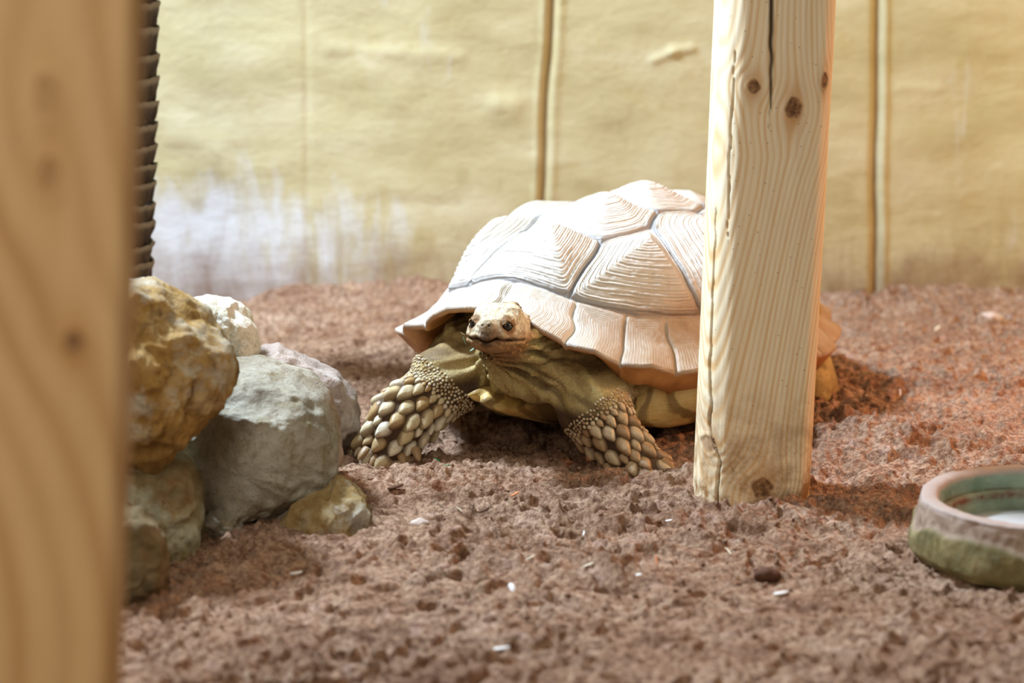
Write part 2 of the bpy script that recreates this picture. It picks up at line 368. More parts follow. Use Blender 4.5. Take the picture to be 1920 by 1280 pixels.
rock('boulder', [(372, 725), (420, 688), (480, 690), (560, 712), (606, 745), (630, 800), (636, 860), (628, 915), (600, 950), (540, 985), (470, 1000), (390, 985), (345, 960), (318, 900), (305, 850), (330, 790)], 2.80, .105, m_grey, 'largest grey-green boulder in the middle of the pile', 5, box=.42, rough=.008)
rock('boulder', [(520, 985), (560, 950), (610, 930), (632, 893), (668, 912), (694, 945), (716, 990), (728, 1045), (690, 1065), (560, 1065), (500, 1030)], 2.70, .045, m_buff, 'low buff stone with a pale ridge, half buried under the grey-green boulder', 6, box=.8, back=.25)
rock('boulder', [(372, 960), (410, 955), (450, 965), (470, 990), (450, 1010), (380, 1012), (350, 990)], 2.70, .035, m_grey, 'small grey stone wedged under the left of the grey-green boulder', 8, box=.8)
rock('boulder', [(150, 875), (230, 862), (300, 866), (345, 885), (366, 930), (373, 1000), (368, 1060), (330, 1078), (240, 1085), (150, 1080), (110, 980)], 2.62, .085, m_moss, 'mottled green and rust boulder under the ochre rock', 9, box=.42)
rock('boulder', [(120, 975), (200, 955), (262, 965), (292, 1010), (300, 1060), (290, 1110), (240, 1142), (150, 1150), (90, 1100)], 2.44, .055, m_brown, 'dark brown stone at the lowest front of the pile by the blurred post', 10, box=.6)
rock('boulder', [(110, 640), (150, 560), (225, 538), (285, 541), (340, 575), (375, 610), (415, 655), (430, 705), (425, 735), (380, 775), (335, 815), (300, 862), (250, 868), (170, 850), (110, 780)], 2.63, .085, m_ochre, 'big ochre-yellow boulder balanced on top of the pile', 12, box=.5, rough=.012)

# ------------------------------------------------------------------ ribbed trunk behind the post
def trunk():
    Yt = 3.45; m = M('trunk_bark', .75, .25)
    c = m.ramp(m.noise(60, 5, .7, m.obj((1, 1, .35))), [(.35, lin(34, 29, 25)), (.6, lin(66, 57, 49)), (.75, lin(100, 90, 80))])
    lip = m.attr('lip'); c = m.mix(m.math('MULTIPLY', lip, .65), c, lin(146, 140, 124))
    mat = m.done(c, m.bump(m.noise(120, 5, .7, m.obj((1, 1, .3))), .004, .8))
    xr_t, xr_b = W(303, 0, Yt), W(291, 530, Yt); rad = .062
    base = np.array([xr_b[0]-rad, Yt, 0]); root = empty('palm_trunk', base.tolist()); tag(root, 'dark trunk of stacked ragged leaf-base rings against the wall, beside the blurred post', 'tree trunk')
    lean = (xr_t[0]-xr_b[0])/(xr_t[2]-xr_b[2])
    nseg = 96; z = -.03; k = 0; rs = np.random.RandomState(5)
    while z < .95:
        hgt = .026+.006*rs.rand()+.012*max(0, z-.3)/.3; ph = np.linspace(0, 2*math.pi, nseg, endpoint=False)
        wob = fbm(np.cos(ph)*3+k*7, np.sin(ph)*3, 0, 3, 50)
        tear = .35*noise(np.cos(ph)*9, np.sin(ph)*9+k*3, 0, 51)
        rows = []; lips = []
        prof = [(0, .90), (.25, .925), (.5, .95), (.75, .97), (.92, .99), (1.04, 1.0), (1.10, .995), (1.06, .96), (.8, .90)]
        tilt = .10*rs.normal()
        for i, (t, rr) in enumerate(prof):
            rad_ = rad*rr*(1+.03*wob)+  .0030*noise(np.cos(ph)*14, np.sin(ph)*14, t*3+k, 52)
            zz = z+hgt*(t*(1+.12*tear*(t > .7)))+tilt*rad*np.cos(ph+k)*.35
            xx = rad_*np.cos(ph)+lean*(zz-.2)
            rows.append(np.stack([xx, rad_*np.sin(ph), zz], -1)); lips.append(np.full(nseg, 1.0 if i in (4, 5, 6) else (.15 if i == 3 else 0)))
        mesh('leaf_base_ring', np.concatenate(rows), gridq(len(prof), nseg, True), mat, root, attrs={'lip': np.concatenate(lips)})
        z += hgt; k += 1
trunk()

# ------------------------------------------------------------------ water bowl
def bowl():
    c = G(1948, 1046); root = empty('water_bowl', (float(c[0]), float(c[1]), 0)); tag(root, 'round stone-look bowl cut off by the right edge of the picture', 'bowl')
    zb = float(ground_z(c[0], c[1]-.1, False))
    prof = [(0, .000), (.10, .000), (.134, .002), (.1405, .012), (.141, .025), (.1395, .035), (.138, .045), (.1365, .0525), (.135, .060), (.1335, .067), (.131, .0703), (.123, .0712), (.1165, .0705), (.112, .067), (.1115, .060), (.1115, .052), (.1105, .045), (.109, .0485), (.104, .0475), (.1025, .044), (.101, .034), (.099, .026), (.093, .020), (.05, .017), (0, .017)]
    P = np.array(prof); s = np.r_[0, np.cumsum(np.hypot(*np.diff(P, axis=0).T))]; t = np.linspace(0, s[-1], 150)
    r = np.interp(t, s, P[:, 0]); z = np.interp(t, s, P[:, 1]); n = 400; ph = np.linspace(0, 2*math.pi, n, endpoint=False)
    PHI, RR = np.meshgrid(ph, r); _, ZZ = np.meshgrid(ph, z); _, TT = np.meshgrid(ph, t/s[-1])
    outer = (TT < .535)&(RR > .1)
    ca, sa = np.cos(PHI), np.sin(PHI)
    ns = fbm(ca*4, sa*4, ZZ*20, 3, 90)
    # a rough chiselled lower band that overlaps the smoother upper band along an uneven line
    line = .044+.008*np.sin(PHI*5+1)+.009*noise(ca*3, sa*3, 0, 92)
    step = sstep(line+.003, line-.003, ZZ)
    d = np.where(outer, .0035*ns+.0038*step-.002+.0012*fbm(ca*20, sa*20, ZZ*120, 3, 94), .0006*ns)
    rim = (ZZ > .06); d = d+np.where(rim, .0016*fbm(ca*9, sa*9, 1, 3, 95), 0)
    RR = RR+d*(RR > .09); ZZ = ZZ+np.where(rim, .0012*fbm(ca*7, sa*7, 0, 3, 96), 0)+zb
    m = M('bowl_stone', .7, .3)
    ii = m.attr('inner'); n1 = m.noise(40, 5, .65)
    co = m.ramp(n1, [(.3, lin(92, 84, 52)), (.5, lin(118, 107, 68)), (.7, lin(142, 128, 88))])
    co = m.mix(m.attr('upper'), co, m.ramp(m.noise(60, 4, .6), [(.35, lin(132, 108, 90)), (.65, lin(166, 146, 128))]))
    ci = m.ramp(m.noise(30, 4), [(.35, lin(118, 138, 116)), (.65, lin(152, 168, 146))])
    c = m.mix(ii, co, ci); c = m.mix(m.attr('rimv'), c, lin(176, 158, 148))
    c = m.mix(m.math('MULTIPLY', m.attr('ledge'), m.rng(m.noise(50, 4, .7), .3, .55)), c, lin(112, 64, 44))
    mat = m.done(c, m.bump(m.noise(170, 5, .7), .002, .6))
    inner = (TT > .545).astype(float); h0 = ZZ-zb; ledge = inner*np.exp(-((h0-.0435)/.0045)**2)+inner*.7*np.exp(-((RR-.093)/.006)**2)
    upper = (1-step)*outer; rimv = sstep(.062, .068, h0)
    mesh('basin', np.stack([RR*ca, RR*sa, ZZ], -1).reshape(-1, 3), gridq(150, n, True), mat, root,
         attrs={'inner': inner.ravel(), 'ledge': np.clip(ledge, 0, 1).ravel(), 'upper': upper.ravel(), 'rimv': rimv.ravel()})
    w = M('water', .08, .6); w.b.inputs['Transmission Weight'].default_value = .25; w.b.inputs['IOR'].default_value = 1.33
    wm = w.done(lin(225, 232, 236), w.bump(w.noise(60, 2), .002, .2))  # near-white base colour paints in the blown-out reflection
    a = np.linspace(0, 2*math.pi, 64, endpoint=False); rr = [0.001, .04, .075, .0995, .096, .04, .001]; zz = [.0275, .0275, .0275, .0275, .0200, .0190, .0190]
    V = np.concatenate([np.stack([q*np.cos(a), q*np.sin(a), np.full(64, h+zb)], -1) for q, h in zip(rr, zz)])
    o = mesh('water', V, gridq(7, 64, True, flip=True), wm); o.location = root.location
    tag(o, 'shallow water, painted white for its bright reflection, in the bottom of the stone-look bowl', 'water')
bowl()

# ------------------------------------------------------------------ TORTOISE
PHI = R_(33.0); TC = np.array([.158, 3.30, 0.0])
FW = np.array([-math.sin(PHI), -math.cos(PHI), 0]); LF = np.array([math.cos(PHI), -math.sin(PHI), 0])
TZ = -.004
def T(px, py, Y):                       # pixel at distance Y -> tortoise frame (x forward, y left, z up)
    p = W(px, py, Y)-TC; return np.array([p@FW, p@LF, p[2]-TZ])
def TW(v):                               # world vector -> local
    v = np.asarray(v, float); return np.array([v@FW, v@LF, v[2]])
tort = empty('tortoise', (TC[0], TC[1], TZ), 0)
tort.rotation_euler = (0, 0, math.atan2(FW[1], FW[0]))
tag(tort, 'large spurred tortoise with pale ridged shell walking towards the camera', 'tortoise')

# ---- carapace: scute polygons on the (u, v) chart
A = {0: (.745, .285), 1: (.40, .20), 2: (.20, .275), 3: (.07, .205), 4: (-.09, .275), 5: (-.25, .205), 6: (-.40, .26), 7: (-.55, .18), 8: (-.755, .27)}
RM = .80
pol = lambda d: (RM*math.cos(R_(d)), RM*math.sin(R_(d)))
mir = lambda p: (p[0], -p[1])
th0 = math.degrees(math.atan2(*A[0][::-1])); th8 = math.degrees(math.atan2(*A[8][::-1]))
B1, B2, B3 = pol(62), pol(93), pol(124)
scutes = []    # (polygon, areola, height)
scutes.append(([A[0], pol(0), mir(A[0]), mir(A[1]), A[1]], (.47, 0), .022))
for a, b, c, hh, ar in ((1, 2, 3, .022, .13), (3, 4, 5, .024, -.12), (5, 6, 7, .022, -.41)):
    scutes.append(([A[a], mir(A[a]), mir(A[b]), mir(A[c]), A[c], A[b]], (ar, 0), hh))
scutes.append(([A[7], mir(A[7]), mir(A[8]), pol(180), A[8]], (-.62, 0), .015))
for s_ in (1, -1):
    f = (lambda p: p) if s_ == 1 else mir
    cs = [([A[0], A[1], A[2], B1, pol(42)], (.34, .36), .027), ([A[2], A[3], A[4], B2, pol(78), B1], (.05, .47), .026),
          ([A[4], A[5], A[6], B3, pol(108), B2], (-.18, .50), .023), ([A[6], A[7], A[8], pol(142), B3], (-.47, .42), .017)]
    for P, ar, hh in cs: scutes.append(([f(p) for p in P], f(ar), hh))
def gauge(P, c, U, V):
    P = np.array(P); c = np.array(c); g = np.zeros_like(U); g2 = np.zeros_like(U)
    for i in range(len(P)):
        a, b = P[i], P[(i+1) % len(P)]; e = b-a; n = np.array([e[1], -e[0]]); n /= np.linalg.norm(n)
        d = n@(a-c)
        if d < 0: n, d = -n, -d
        gi = ((U-c[0])*n[0]+(V-c[1])*n[1])/d; g = np.maximum(g, gi); g2 = g2+np.clip(gi, 0, 2)**15
    return g, g2**(1/15)
NT, NR = 1100, 300
rho = np.linspace(0, 1, NR)**.98; tht = np.linspace(0, 2*math.pi, NT, endpoint=False)
TH, RH = np.meshgrid(tht, rho)
# wobble the seams a little
wob = .010
U = RH*np.cos(TH)+wob*fbm(TH.clip(0, 7)*0+RH*np.cos(TH)*6, RH*np.sin(TH)*6, 0, 2, 101); V = RH*np.sin(TH)+wob*fbm(RH*np.cos(TH)*6, RH*np.sin(TH)*6, 4, 2, 102)
tt = np.full_like(U, 9.0); ht = np.zeros_like(U); idx = np.full(U.shape, -1); tsf = np.ones_like(U)
for k, (P, c, hh) in enumerate(scutes):
    g, gs = gauge(P, c, U, V); s_ = g < tt; tt = np.where(s_, g, tt); tsf = np.where(s_, gs, tsf); ht = np.where(s_, hh, ht); idx = np.where(s_, k, idx)
marg = tt > 1
# marginals
edges_deg = [0, 24, 38, 51, 64, 78, 92, 106, 120, 136, 153, 168, 192, 207, 224, 240, 254, 268, 282, 296, 309, 322, 336, 360]
E = np.radians(edges_deg); TH2 = TH+.02*noise(RH*14, TH*3, 0, 103)
mi_ = np.clip(np.searchsorted(E, TH2 % (2*math.pi), side='right')-1, 0, len(E)-2)
lo, hi = E[mi_], E[mi_+1]; cen = (lo+hi)/2
g1 = np.abs((TH2 % (2*math.pi))-cen)/((hi-lo)/2)
g2 = (.985-RH)/(.985-np.maximum(RM-.035, .7)); innd = np.clip((tt-1)*1.6, 0, 1)
tm = np.clip(np.maximum(g1, np.maximum(1-innd*1.0, 0)*0+np.clip(g2, 0, 1)), 0, 1)
tm = np.maximum(g1, np.clip(1-(tt-1)/.30, 0, 1)*1.0)
gm = tm.clip(0, 1)
t = np.where(marg, gm, tt)
# profile (arc parameter -> radius, height)
pr = np.array([0, .15, .30, .45, .60, .72, .80, .87, .94, 1.0]); prr = np.array([0, .185, .365, .54, .695, .795, .845, .895, .955, 1.03]); prh = np.array([1, .985, .93, .825, .655, .475, .34, .21, .10, 0])
def sp(x, xp, yp):                       # smooth interpolation
    x0 = np.linspace(0, 1, 401); y0 = np.interp(x0, xp, yp)
    k = np.ones(31)/31; yy = np.convolve(np.r_[2*y0[0]-y0[15:0:-1], y0, 2*y0[-1]-y0[-2:-17:-1]], k, 'valid'); return np.interp(x, x0, yy)
a_len, b_wid = .345, .254
def plan(th):
    c, s_ = np.cos(th), np.sin(th); n = 2.2
    r = (np.abs(c)**n+np.abs(s_)**n)**(-1/n)
    return r
def rimz(th):
    c = np.cos(th)
    front = np.exp(-(((th+math.pi) % (2*math.pi)-math.pi)/.62)**2)
    dips = .109+.086*front-.026*np.exp(-((np.abs((th+math.pi) % (2*math.pi)-math.pi)-2.0)/.45)**2)
    return dips
def carapace_xyz(TH, RH, flare=0):
    r = sp(RH, pr, prr); h = sp(RH, pr, prh); p = plan(TH)
    flr = 1+.012*np.clip((RH-.82)/.18, 0, 1)**1.5*np.exp(-((np.abs((TH+math.pi) % (2*math.pi)-math.pi)-.75)/.35)**2)
    x = a_len*r*p*np.cos(TH)*flr; y = b_wid*r*p*np.sin(TH)*flr
    notch = np.exp(-(((TH+math.pi) % (2*math.pi)-math.pi)/.20)**2)*np.clip((RH-.85)/.15, 0, 1)
    x = x-.018*notch
    top = .289-.010*(x/a_len)**2-.006*np.clip(x, 0, 1)/a_len
    rz = rimz(TH)
    z = rz+(top-rz)*h
    return np.stack([x, y, z], -1)
P0 = carapace_xyz(TH, RH)
dth = carapace_xyz(TH+.004, RH)-carapace_xyz(TH-.004, RH); drh = carapace_xyz(TH, np.clip(RH+.004, 0, 1))-carapace_xyz(TH, np.clip(RH-.004, 0, 1))
N = np.cross(drh, dth); L = np.linalg.norm(N, axis=-1, keepdims=True); N = N/np.maximum(L, 1e-12); N[0] = (0, 0, 1)
N = np.where(N[..., 2:3] < -.2, -N, N)
tc = np.clip(t, 0, 1); tz = np.clip(tsf, 0, 1)
pyr = np.where(marg, 0, 1.22*ht*((np.sqrt((1-tz)**2.3*.95+.010)-.10)-.10*np.clip(1-tc/.16, 0, 1)**2))
ring_n = 17
rt = np.where(marg, tc, tz)+.022*fbm(U*11, V*11, 0, 3, 105)
ring = (np.abs(np.sin(rt*math.pi*ring_n*.9))**.7)*sstep(.10, .28, tc)*sstep(1.0, .93, tc)*.0017*(.5+.8*sstep(-.3, .3, fbm(U*5, V*5, 0, 2, 107)))
groove = -.0036*np.exp(-((1-tc)/.035)**2)+.0016*np.exp(-((1-tc-.09)/.03)**2)
mp = np.where(marg, .006*(1-gm)*np.clip((RH-.8)/.2, 0, 1)-.004*np.exp(-((1-g1)/.07)**2)*np.clip((RH-.78)/.06, 0, 1), 0)
disp = np.where(marg, mp+np.where(tt < 1.2, groove*0, 0)-.003*np.exp(-((tt-1)/.03)**2)+ring*.25, pyr+ring+groove)
disp = disp+.0018*fbm(U*9, V*9, 0, 3, 108)+.0004*fbm(U*60, V*60, 0, 2, 109)
C = P0+N*disp[..., None]
# serration of the margin: every marginal ends in a blunt point
ser = (1-g1**2)*np.clip((RH-.9)/.1, 0, 1)*.009*(.4+.6*np.abs(np.cos(TH)))
C[..., 0] += ser*np.cos(TH); C[..., 1] += ser*np.sin(TH); C[..., 2] += np.where(np.abs(((TH+math.pi) % (2*math.pi))-math.pi) < 1.1, .003*(1-g1)*np.clip((RH-.85)/.15, 0, 1), 0)
rimrow = C[-1]
under = []
for (k, dz, q) in ((1.0, -.004, 0), (.992, -.0085, 1), (.965, -.0075, 1), (.92, -.002, 1), (.86, .010, 1), (.80, .026, 1), (.74, .045, 1)):
    rr_ = rimrow.copy(); rr_[:, 0] *= k; rr_[:, 1] *= k; upz = dz*((.289-rr_[:, 2])/.17 if dz > 0 else 1); dnz = -.004-(1-k)*.36+.55*max(0, .92-k)**1.0*.5
    fth = np.abs((tht+math.pi) % (2*math.pi)-math.pi); wd = sstep(.42, .72, fth)*sstep(2.6, 2.2, fth)
    rr_[:, 2] += upz*(1-wd)+dnz*wd
    under.append(rr_)
NU = len(under)
allc = np.concatenate([C.reshape(-1, 3)]+under)
att_t = np.r_[np.where(marg, tm.clip(0, 1), tz).ravel(), np.ones(NT*NU)*.5]
att_m = np.r_[marg.astype(float).ravel(), np.ones(NT*NU)]
att_u = np.r_[np.zeros(NT*NR), np.repeat([.4, 1, 1, 1, 1, 1, 1], NT)]
hue = np.r_[np.where(marg, .25, .0).ravel()+(sstep(.35, -.5, TH*0+C[..., 2]-.16)*.0).ravel(), np.ones(NT*NU)*.3]
m = M('shell_keratin', .48, .45)
ta = m.attr('t'); nz = m.noise(16, 4, .6)
tw = m.math('ADD', ta, m.math('MULTIPLY', nz, .05))
rings = m.math('SINE', m.math('MULTIPLY', tw, 150.0)); rings2 = m.math('SINE', m.math('MULTIPLY', tw, 61.0))
rv = m.math('ADD', m.math('MULTIPLY', rings, .5), m.math('MULTIPLY', rings2, .5))
base = m.ramp(m.noise(7, 4, .6), [(.3, lin(184, 175, 160)), (.5, lin(202, 195, 185)), (.7, lin(213, 208, 201))])
base = m.mix(m.math('MULTIPLY', m.rng(rv, .1, .9), m.math('MULTIPLY', m.rng(ta, .15, .9, .15, .5), m.rng(m.attr('marginal'), 0, 1, 1, .45))), base, lin(134, 122, 108))
base = m.mix(m.math('MULTIPLY', m.rng(ta, .90, .985), m.math('SUBTRACT', 1.0, m.attr('marginal'))), base, lin(150, 146, 146))
base = m.mix(m.math('MULTIPLY', m.attr('marginal'), m.rng(nz, .3, .6, .0, .18)), base, lin(200, 172, 136))
base = m.mix(m.math('MULTIPLY', m.attr('low'), m.rng(m.noise(20, 4, .6), .35, .65, .45, .85)), base, lin(146, 108, 66))
base = m.mix(m.rng(m.noise(70, 4, .7, m.obj((1, 1, .5))), .58, .75, 0, .35), base, lin(140, 110, 80))
base = m.mix(m.attr('under'), base, m.ramp(m.noise(24, 3), [(.35, lin(158, 100, 52)), (.65, lin(196, 140, 84))]))
fine = m.noise(220, 3, .6)
b = m.bump(m.math('MULTIPLY', rv, m.rng(m.attr('marginal'), 0, 1, 1, .35)), .0013, .6); b = m.bump(fine, .0008, .35, b)
shell_m = m.done(base, b)
low = np.r_[(sstep(.225, .17, C[..., 2])*sstep(.32, .80, np.where(TH < math.pi, TH, 0))).ravel(), np.ones(NT*NU)*.5]
mesh('carapace', allc, gridq(NR+NU, NT, True, flip=False), shell_m, tort, attrs={'t': att_t, 'marginal': att_m, 'under': att_u, 'low': low})

# ---- plastron with bridge
NB = 360
th = np.linspace(0, 2*math.pi, NB, endpoint=False); pl = plan(th)
side = np.exp(-((np.abs(((th+math.pi) % (2*math.pi))-math.pi)-1.52)/.80)**4)        # bridge weight
ex, ey = .318*pl*np.cos(th), .205*pl*np.sin(th)
ex = np.where(ex > 0, ex*1.0, ex*.95)
bz = .020-.0*th
RX = np.interp(th, tht, C[-1][:, 0]); RY = np.interp(th, tht, C[-1][:, 1]); RZ = np.interp(th, tht, C[-1][:, 2])
rows = []
fa = ((th+math.pi) % (2*math.pi))-math.pi
gul = .062*np.exp(-(fa/.17)**2)-.022*np.exp(-(fa/.035)**2)-.014*np.exp(-((np.abs(fa)-.36)/.09)**2)+.008*np.exp(-((np.abs(fa)-.52)/.1)**2)+.007*np.cos(fa*15)*np.exp(-(fa/.55)**2)
front_up = np.exp(-(fa/.75)**4)*.046*(1+.22*np.cos(fa*15+.6))
def prow(k, dz): 
    return np.stack([(ex+gul*(k > .8)*((k-.8)/.2 if k < 1 else 1))*k, ey*k, bz+dz+front_up*max(0, (k-.66)/.34)**1.5+0*th], -1)
for k, dz in ((.001, .0), (.3, .0), (.55, .0), (.7, .001), (.8, .001), (.88, .003), (.94, .005), (.98, .008), (1.0, .013)): rows.append(prow(k, dz))
top = prow(1.0, .013)
for f in (.12, .25, .4, .55, .7, .85, 1.0):
    tgt = np.stack([RX*.95, RY*.955, RZ+.0], -1)
    bul = math.sin(f*math.pi)*.012
    brg = top*(1-f)+tgt*f; brg[:, 0] += bul*np.cos(th)*side; brg[:, 1] += bul*np.sin(th)*side*1.2
    lip = prow(1.0-.02*f-.35*f, .013+.012*min(1, f*2))
    lip[:, 2] = top[:, 2]+.012*math.sin(min(f*1.5, 1)*math.pi/2)
    rows.append(brg*side[:, None]+lip*(1-side[:, None]))
PV = np.concatenate(rows)
PV[:, 2] += .0012*fbm(PV[:, 0]*30, PV[:, 1]*30, 0, 3, 120)
PV[:, :2] *= (1+.012*fbm(PV[:, 0]*20, PV[:, 1]*20, PV[:, 2]*60, 3, 121))[:, None]
m = M('plastron_keratin', .45, .4)
sy = m.n('ShaderNodeSeparateXYZ', {0: m.obj()}); xx, yy = sy.outputs[0], sy.outputs[1]
c = m.ramp(m.noise(18, 4, .6), [(.32, lin(176, 138, 72)), (.5, lin(212, 182, 112)), (.7, lin(226, 206, 146))])
w = m.n('ShaderNodeTexWave', {'Vector': m.obj((1, 1, 1)), 'Scale': 11, 'Distortion': 6, 'Detail': 3}, bands_direction='Y').outputs[1]
c = m.mix(m.rng(w, .62, .9, 0, .65), c, lin(98, 62, 28))
c = m.mix(m.attr('furrow'), c, lin(70, 46, 24))
plas_m = m.done(c, m.bump(m.noise(60, 4, .6, m.obj((1, 1, 4))), .003, .5))
mesh('plastron', PV, gridq(len(rows), NB, True, flip=True), plas_m, tort, attrs={'furrow': np.tile(sstep(.35, .9, np.cos(fa*15+2.2))*np.exp(-(fa/.7)**4), len(rows))*.75})

# ---- skin body by an implicit surface, cut with surface nets on an uneven grid
def ell(P, c, r, M3=None):
    D = P-np.asarray(c, np.float32)
    if M3 is not None: D = D@np.asarray(M3, np.float32).T     # rows of M3 = local axes
    q = D/np.asarray(r, np.float32); k0 = np.linalg.norm(q, axis=-1); k1 = np.linalg.norm(q/np.asarray(r, np.float32), axis=-1)
    return k0*(k0-1)/np.maximum(k1, 1e-6)
def cone(P, a, b, ra, rb, flat=None, fs=1.0):
    a = np.asarray(a, np.float32); b = np.asarray(b, np.float32); D = P-a
    ab = b-a; t_ = np.clip((D@ab)/(ab@ab), 0, 1); q = D-t_[..., None]*ab
    if flat is not None:                 # squash along a direction
        f_ = np.asarray(flat, np.float32); f_ /= np.linalg.norm(f_); q = q+(q@f_)[..., None]*f_*(1/fs-1)
    return np.linalg.norm(q, axis=-1)-(ra+(rb-ra)*t_)
def smin(a, b, k):
    h = np.clip(.5+.5*(b-a)/k, 0, 1); return b*(1-h)+a*h-k*h*(1-h)
def smax(a, b, k): return -smin(-a, -b, k)

hc = T(930, 618, 2.93)                                   # head centre
hf = TW((-.29, -.95, .10)); hf /= np.linalg.norm(hf)
hl = np.cross((0, 0, 1), hf); hl /= np.linalg.norm(hl); hu = np.cross(hf, hl); HM = np.array([hf, hl, hu])
K = .001
HS = .98
def hp(x, y, z): return hc+HS*K*(x*hf+y*hl+z*hu)
def head_field(P):
    E_ = lambda c, r: ell(P, hp(*c), np.array(r)*K*HS, HM)
    F = E_((-14, 0, 4), (36, 34, 27))
    F = smin(F, E_((14, 0, 1), (28, 27, 19)), .008); F = smin(F, cone(P, hp(-10, -17, 17), hp(-10, 17, 17), .0135, .0135), .008); F = smin(F, cone(P, hp(16, -14, 13), hp(16, 14, 13), .0095, .0095), .006)
    for s_ in (1, -1):
        F = smin(F, E_((-4, s_*23, -7), (25, 15, 18)), .008)
        F = smin(F, E_((14, s_*19, 12), (13, 9, 8)), .006)
        F = smin(F, E_((20, s_*15, -4), (18, 10, 11)), .006)
        F = smin(F, E_((-32, s_*20, 0), (16, 16, 18)), .010)
    F = smin(F, E_((6, 0, -17), (33, 27, 11)), .006)
    F = smin(F, E_((36, 0, 8), (10, 12, 9)), .006)
    F = smin(F, E_((38, 0, -3), (8, 10, 12)), .005)
    # horny edge of the upper jaw
    D = (P-hc)@HM.T/(K*HS); X_, Y_, Z_ = D[..., 0], D[..., 1], D[..., 2]
    zm = -9.5+.004*Y_**2*0-.0-2.0*np.exp(-(Y_/5)**2)+2.2*np.exp(-((np.abs(Y_)-13)/6)**2)-.06*np.clip(20-X_, 0, 60)
    fr_ = sstep(-14, -2, X_)
    F = F+K*(3.6*np.exp(-((Z_-zm)/1.5)**2))*fr_
    F = F-K*1.3*np.exp(-((Z_-zm-4.0)/2.2)**2)*fr_*sstep(5, 20, X_)
    F = F-K*1.2*np.exp(-((Z_-zm+4.5)/2.4)**2)*fr_
    for s_ in (1, -1):                  # sockets, lids, nostrils
        F = smax(F, -ell(P, hp(26.5, s_*24.5, 8.6), np.array((9.0, 7.8, 7.0))*K, HM), .002)
        nn = ell(P, hp(46, s_*4.2, 9.5), np.array((4.5, 1.7, 1.6))*K, HM); F = smax(F, -nn, .001)
    return F
# eyeballs
eyes = [hp(22.5, s_*20.5, 8.2) for s_ in (1, -1)]
def lids(P, F):
    for s_, e in zip((1, -1), eyes):
        dv = P-e; r_ = np.linalg.norm(dv, axis=-1); z_ = dv@hu; out = dv@((hf*.75+hl*s_*.65))
        shell = np.abs(r_-.0078)-.0011
        tg = np.cross(hu, hf*.75+hl*s_*.65); slit = .0068-.75*np.abs(dv@tg)
        shell = np.maximum(shell, np.clip(slit, .0004, 1)-np.abs(z_+.0002))
        F = smin(F, shell, .0015)
    return F
# limb joints, from the picture
Rsh = T(900, 682, 3.13); Rel = T(838, 712, 3.05); Rwr = T(752, 792, 3.01); Rft = T(722, 842, 3.01)
Lsh = T(1120, 715, 3.06); Lel = T(1112, 765, 2.98); Lwr = T(1160, 830, 2.965); Lft = T(1192, 872, 2.955)
nk0 = np.array([.20, .01, .125]); nk1 = T(975, 672, 3.03); nk2 = hp(-34, 0, -3)
hindL = [np.array([-.20, .14, .12]), T(1500, 720, 3.36), T(1528, 775, 3.36)]
hindR = [np.array([-.20, -.13, .12]), np.array([-.25, -.17, .07]), np.array([-.26, -.18, .02])]
camdir = TW((0, -1, 0))
def leg_flat(a, b):
    ax = (b-a)/np.linalg.norm(b-a); v = camdir-ax*(camdir@ax); return v/np.linalg.norm(v)
def body_field(P, head=True):
    F = ell(P, (.02, 0, .135), (.275, .20, .085))
    F = smin(F, ell(P, (.185, 0, .125), (.095, .125, .060)), .03)
    F = smin(F, ell(P, Lsh, (.062, .062, .058)), .03)
    F = smin(F, ell(P, Rsh, (.058, .058, .052)), .03)
    F = smin(F, cone(P, nk0, nk1, .066, .050), .025)
    F = smin(F, cone(P, nk1, nk2, .046, .031), .018)
    F = smin(F, cone(P, T(1040, 690, 3.03), T(985, 640, 2.99), .040, .026), .02)      # throat folds
    F = smin(F, cone(P, T(1030, 722, 3.00), T(960, 715, 3.0), .026, .018), .014)
    F = smax(F, np.where(P[..., 0] > .1, .068+.18*(P[..., 0]-.25), 0)-P[..., 2]-np.clip(np.abs(P[..., 1])-.07, 0, 1)*1.2, .014)
    F = smin(F, cone(P, Rsh, Rel, .052, .044), .035)
    fr_ = leg_flat(Rel, Rft)
    F = smin(F, cone(P, Rel, Rwr, .042, .036, fr_, .8), .018); F = smin(F, cone(P, Rwr, Rft, .036, .034, fr_, .8), .012)
    F = smin(F, ell(P, Rft+np.array([0, 0, -.006]), (.034, .034, .018)), .010)
    F = smin(F, cone(P, Lsh, Lel, .054, .042), .02)
    fr_ = leg_flat(Lel, Lft)
    F = smin(F, cone(P, Lel, Lwr, .040, .034, fr_, .85), .018); F = smin(F, cone(P, Lwr, Lft, .034, .034, fr_, .75), .012)
    F = smin(F, ell(P, Lft+TW((.012, 0, -.004)), (.034, .034, .016)), .012)
    for h_ in (hindL, hindR):
        F = smin(F, cone(P, h_[0], h_[1], .055, .045), .03); F = smin(F, cone(P, h_[1], h_[2], .045, .042), .02)
    F = smin(F, cone(P, (-.27, 0, .10), (-.335, 0, .065), .024, .006), .02)
    # hanging folds of skin
    x_, y_, z_ = P[..., 0], P[..., 1], P[..., 2]
    reg = sstep(.13, .20, x_)*sstep(.03, .06, z_)
    dn = np.linalg.norm(P-np.asarray(nk1, np.float32), axis=-1)
    F = F+reg*sstep(.03, .06, dn)*(.0022*np.sin(np.arctan2(z_-nk1[2]-.02, y_-nk1[1])*19+dn*26+2*noise(x_*12, y_*12, z_*12, 140)))
    F = F-.002*np.sin(z_*260+y_*60)*np.exp(-((dn-.035)/.03)**2)*0
    if head:
        F = smin(F, head_field(P), .010); F = lids(P, F)
    return F
def axis(lo, hi, fl, fh, big, fine):
    a = np.arange(lo, fl, big); b = np.arange(fl, fh, fine); c = np.arange(fh, hi, big); return np.concatenate([a, b, c])
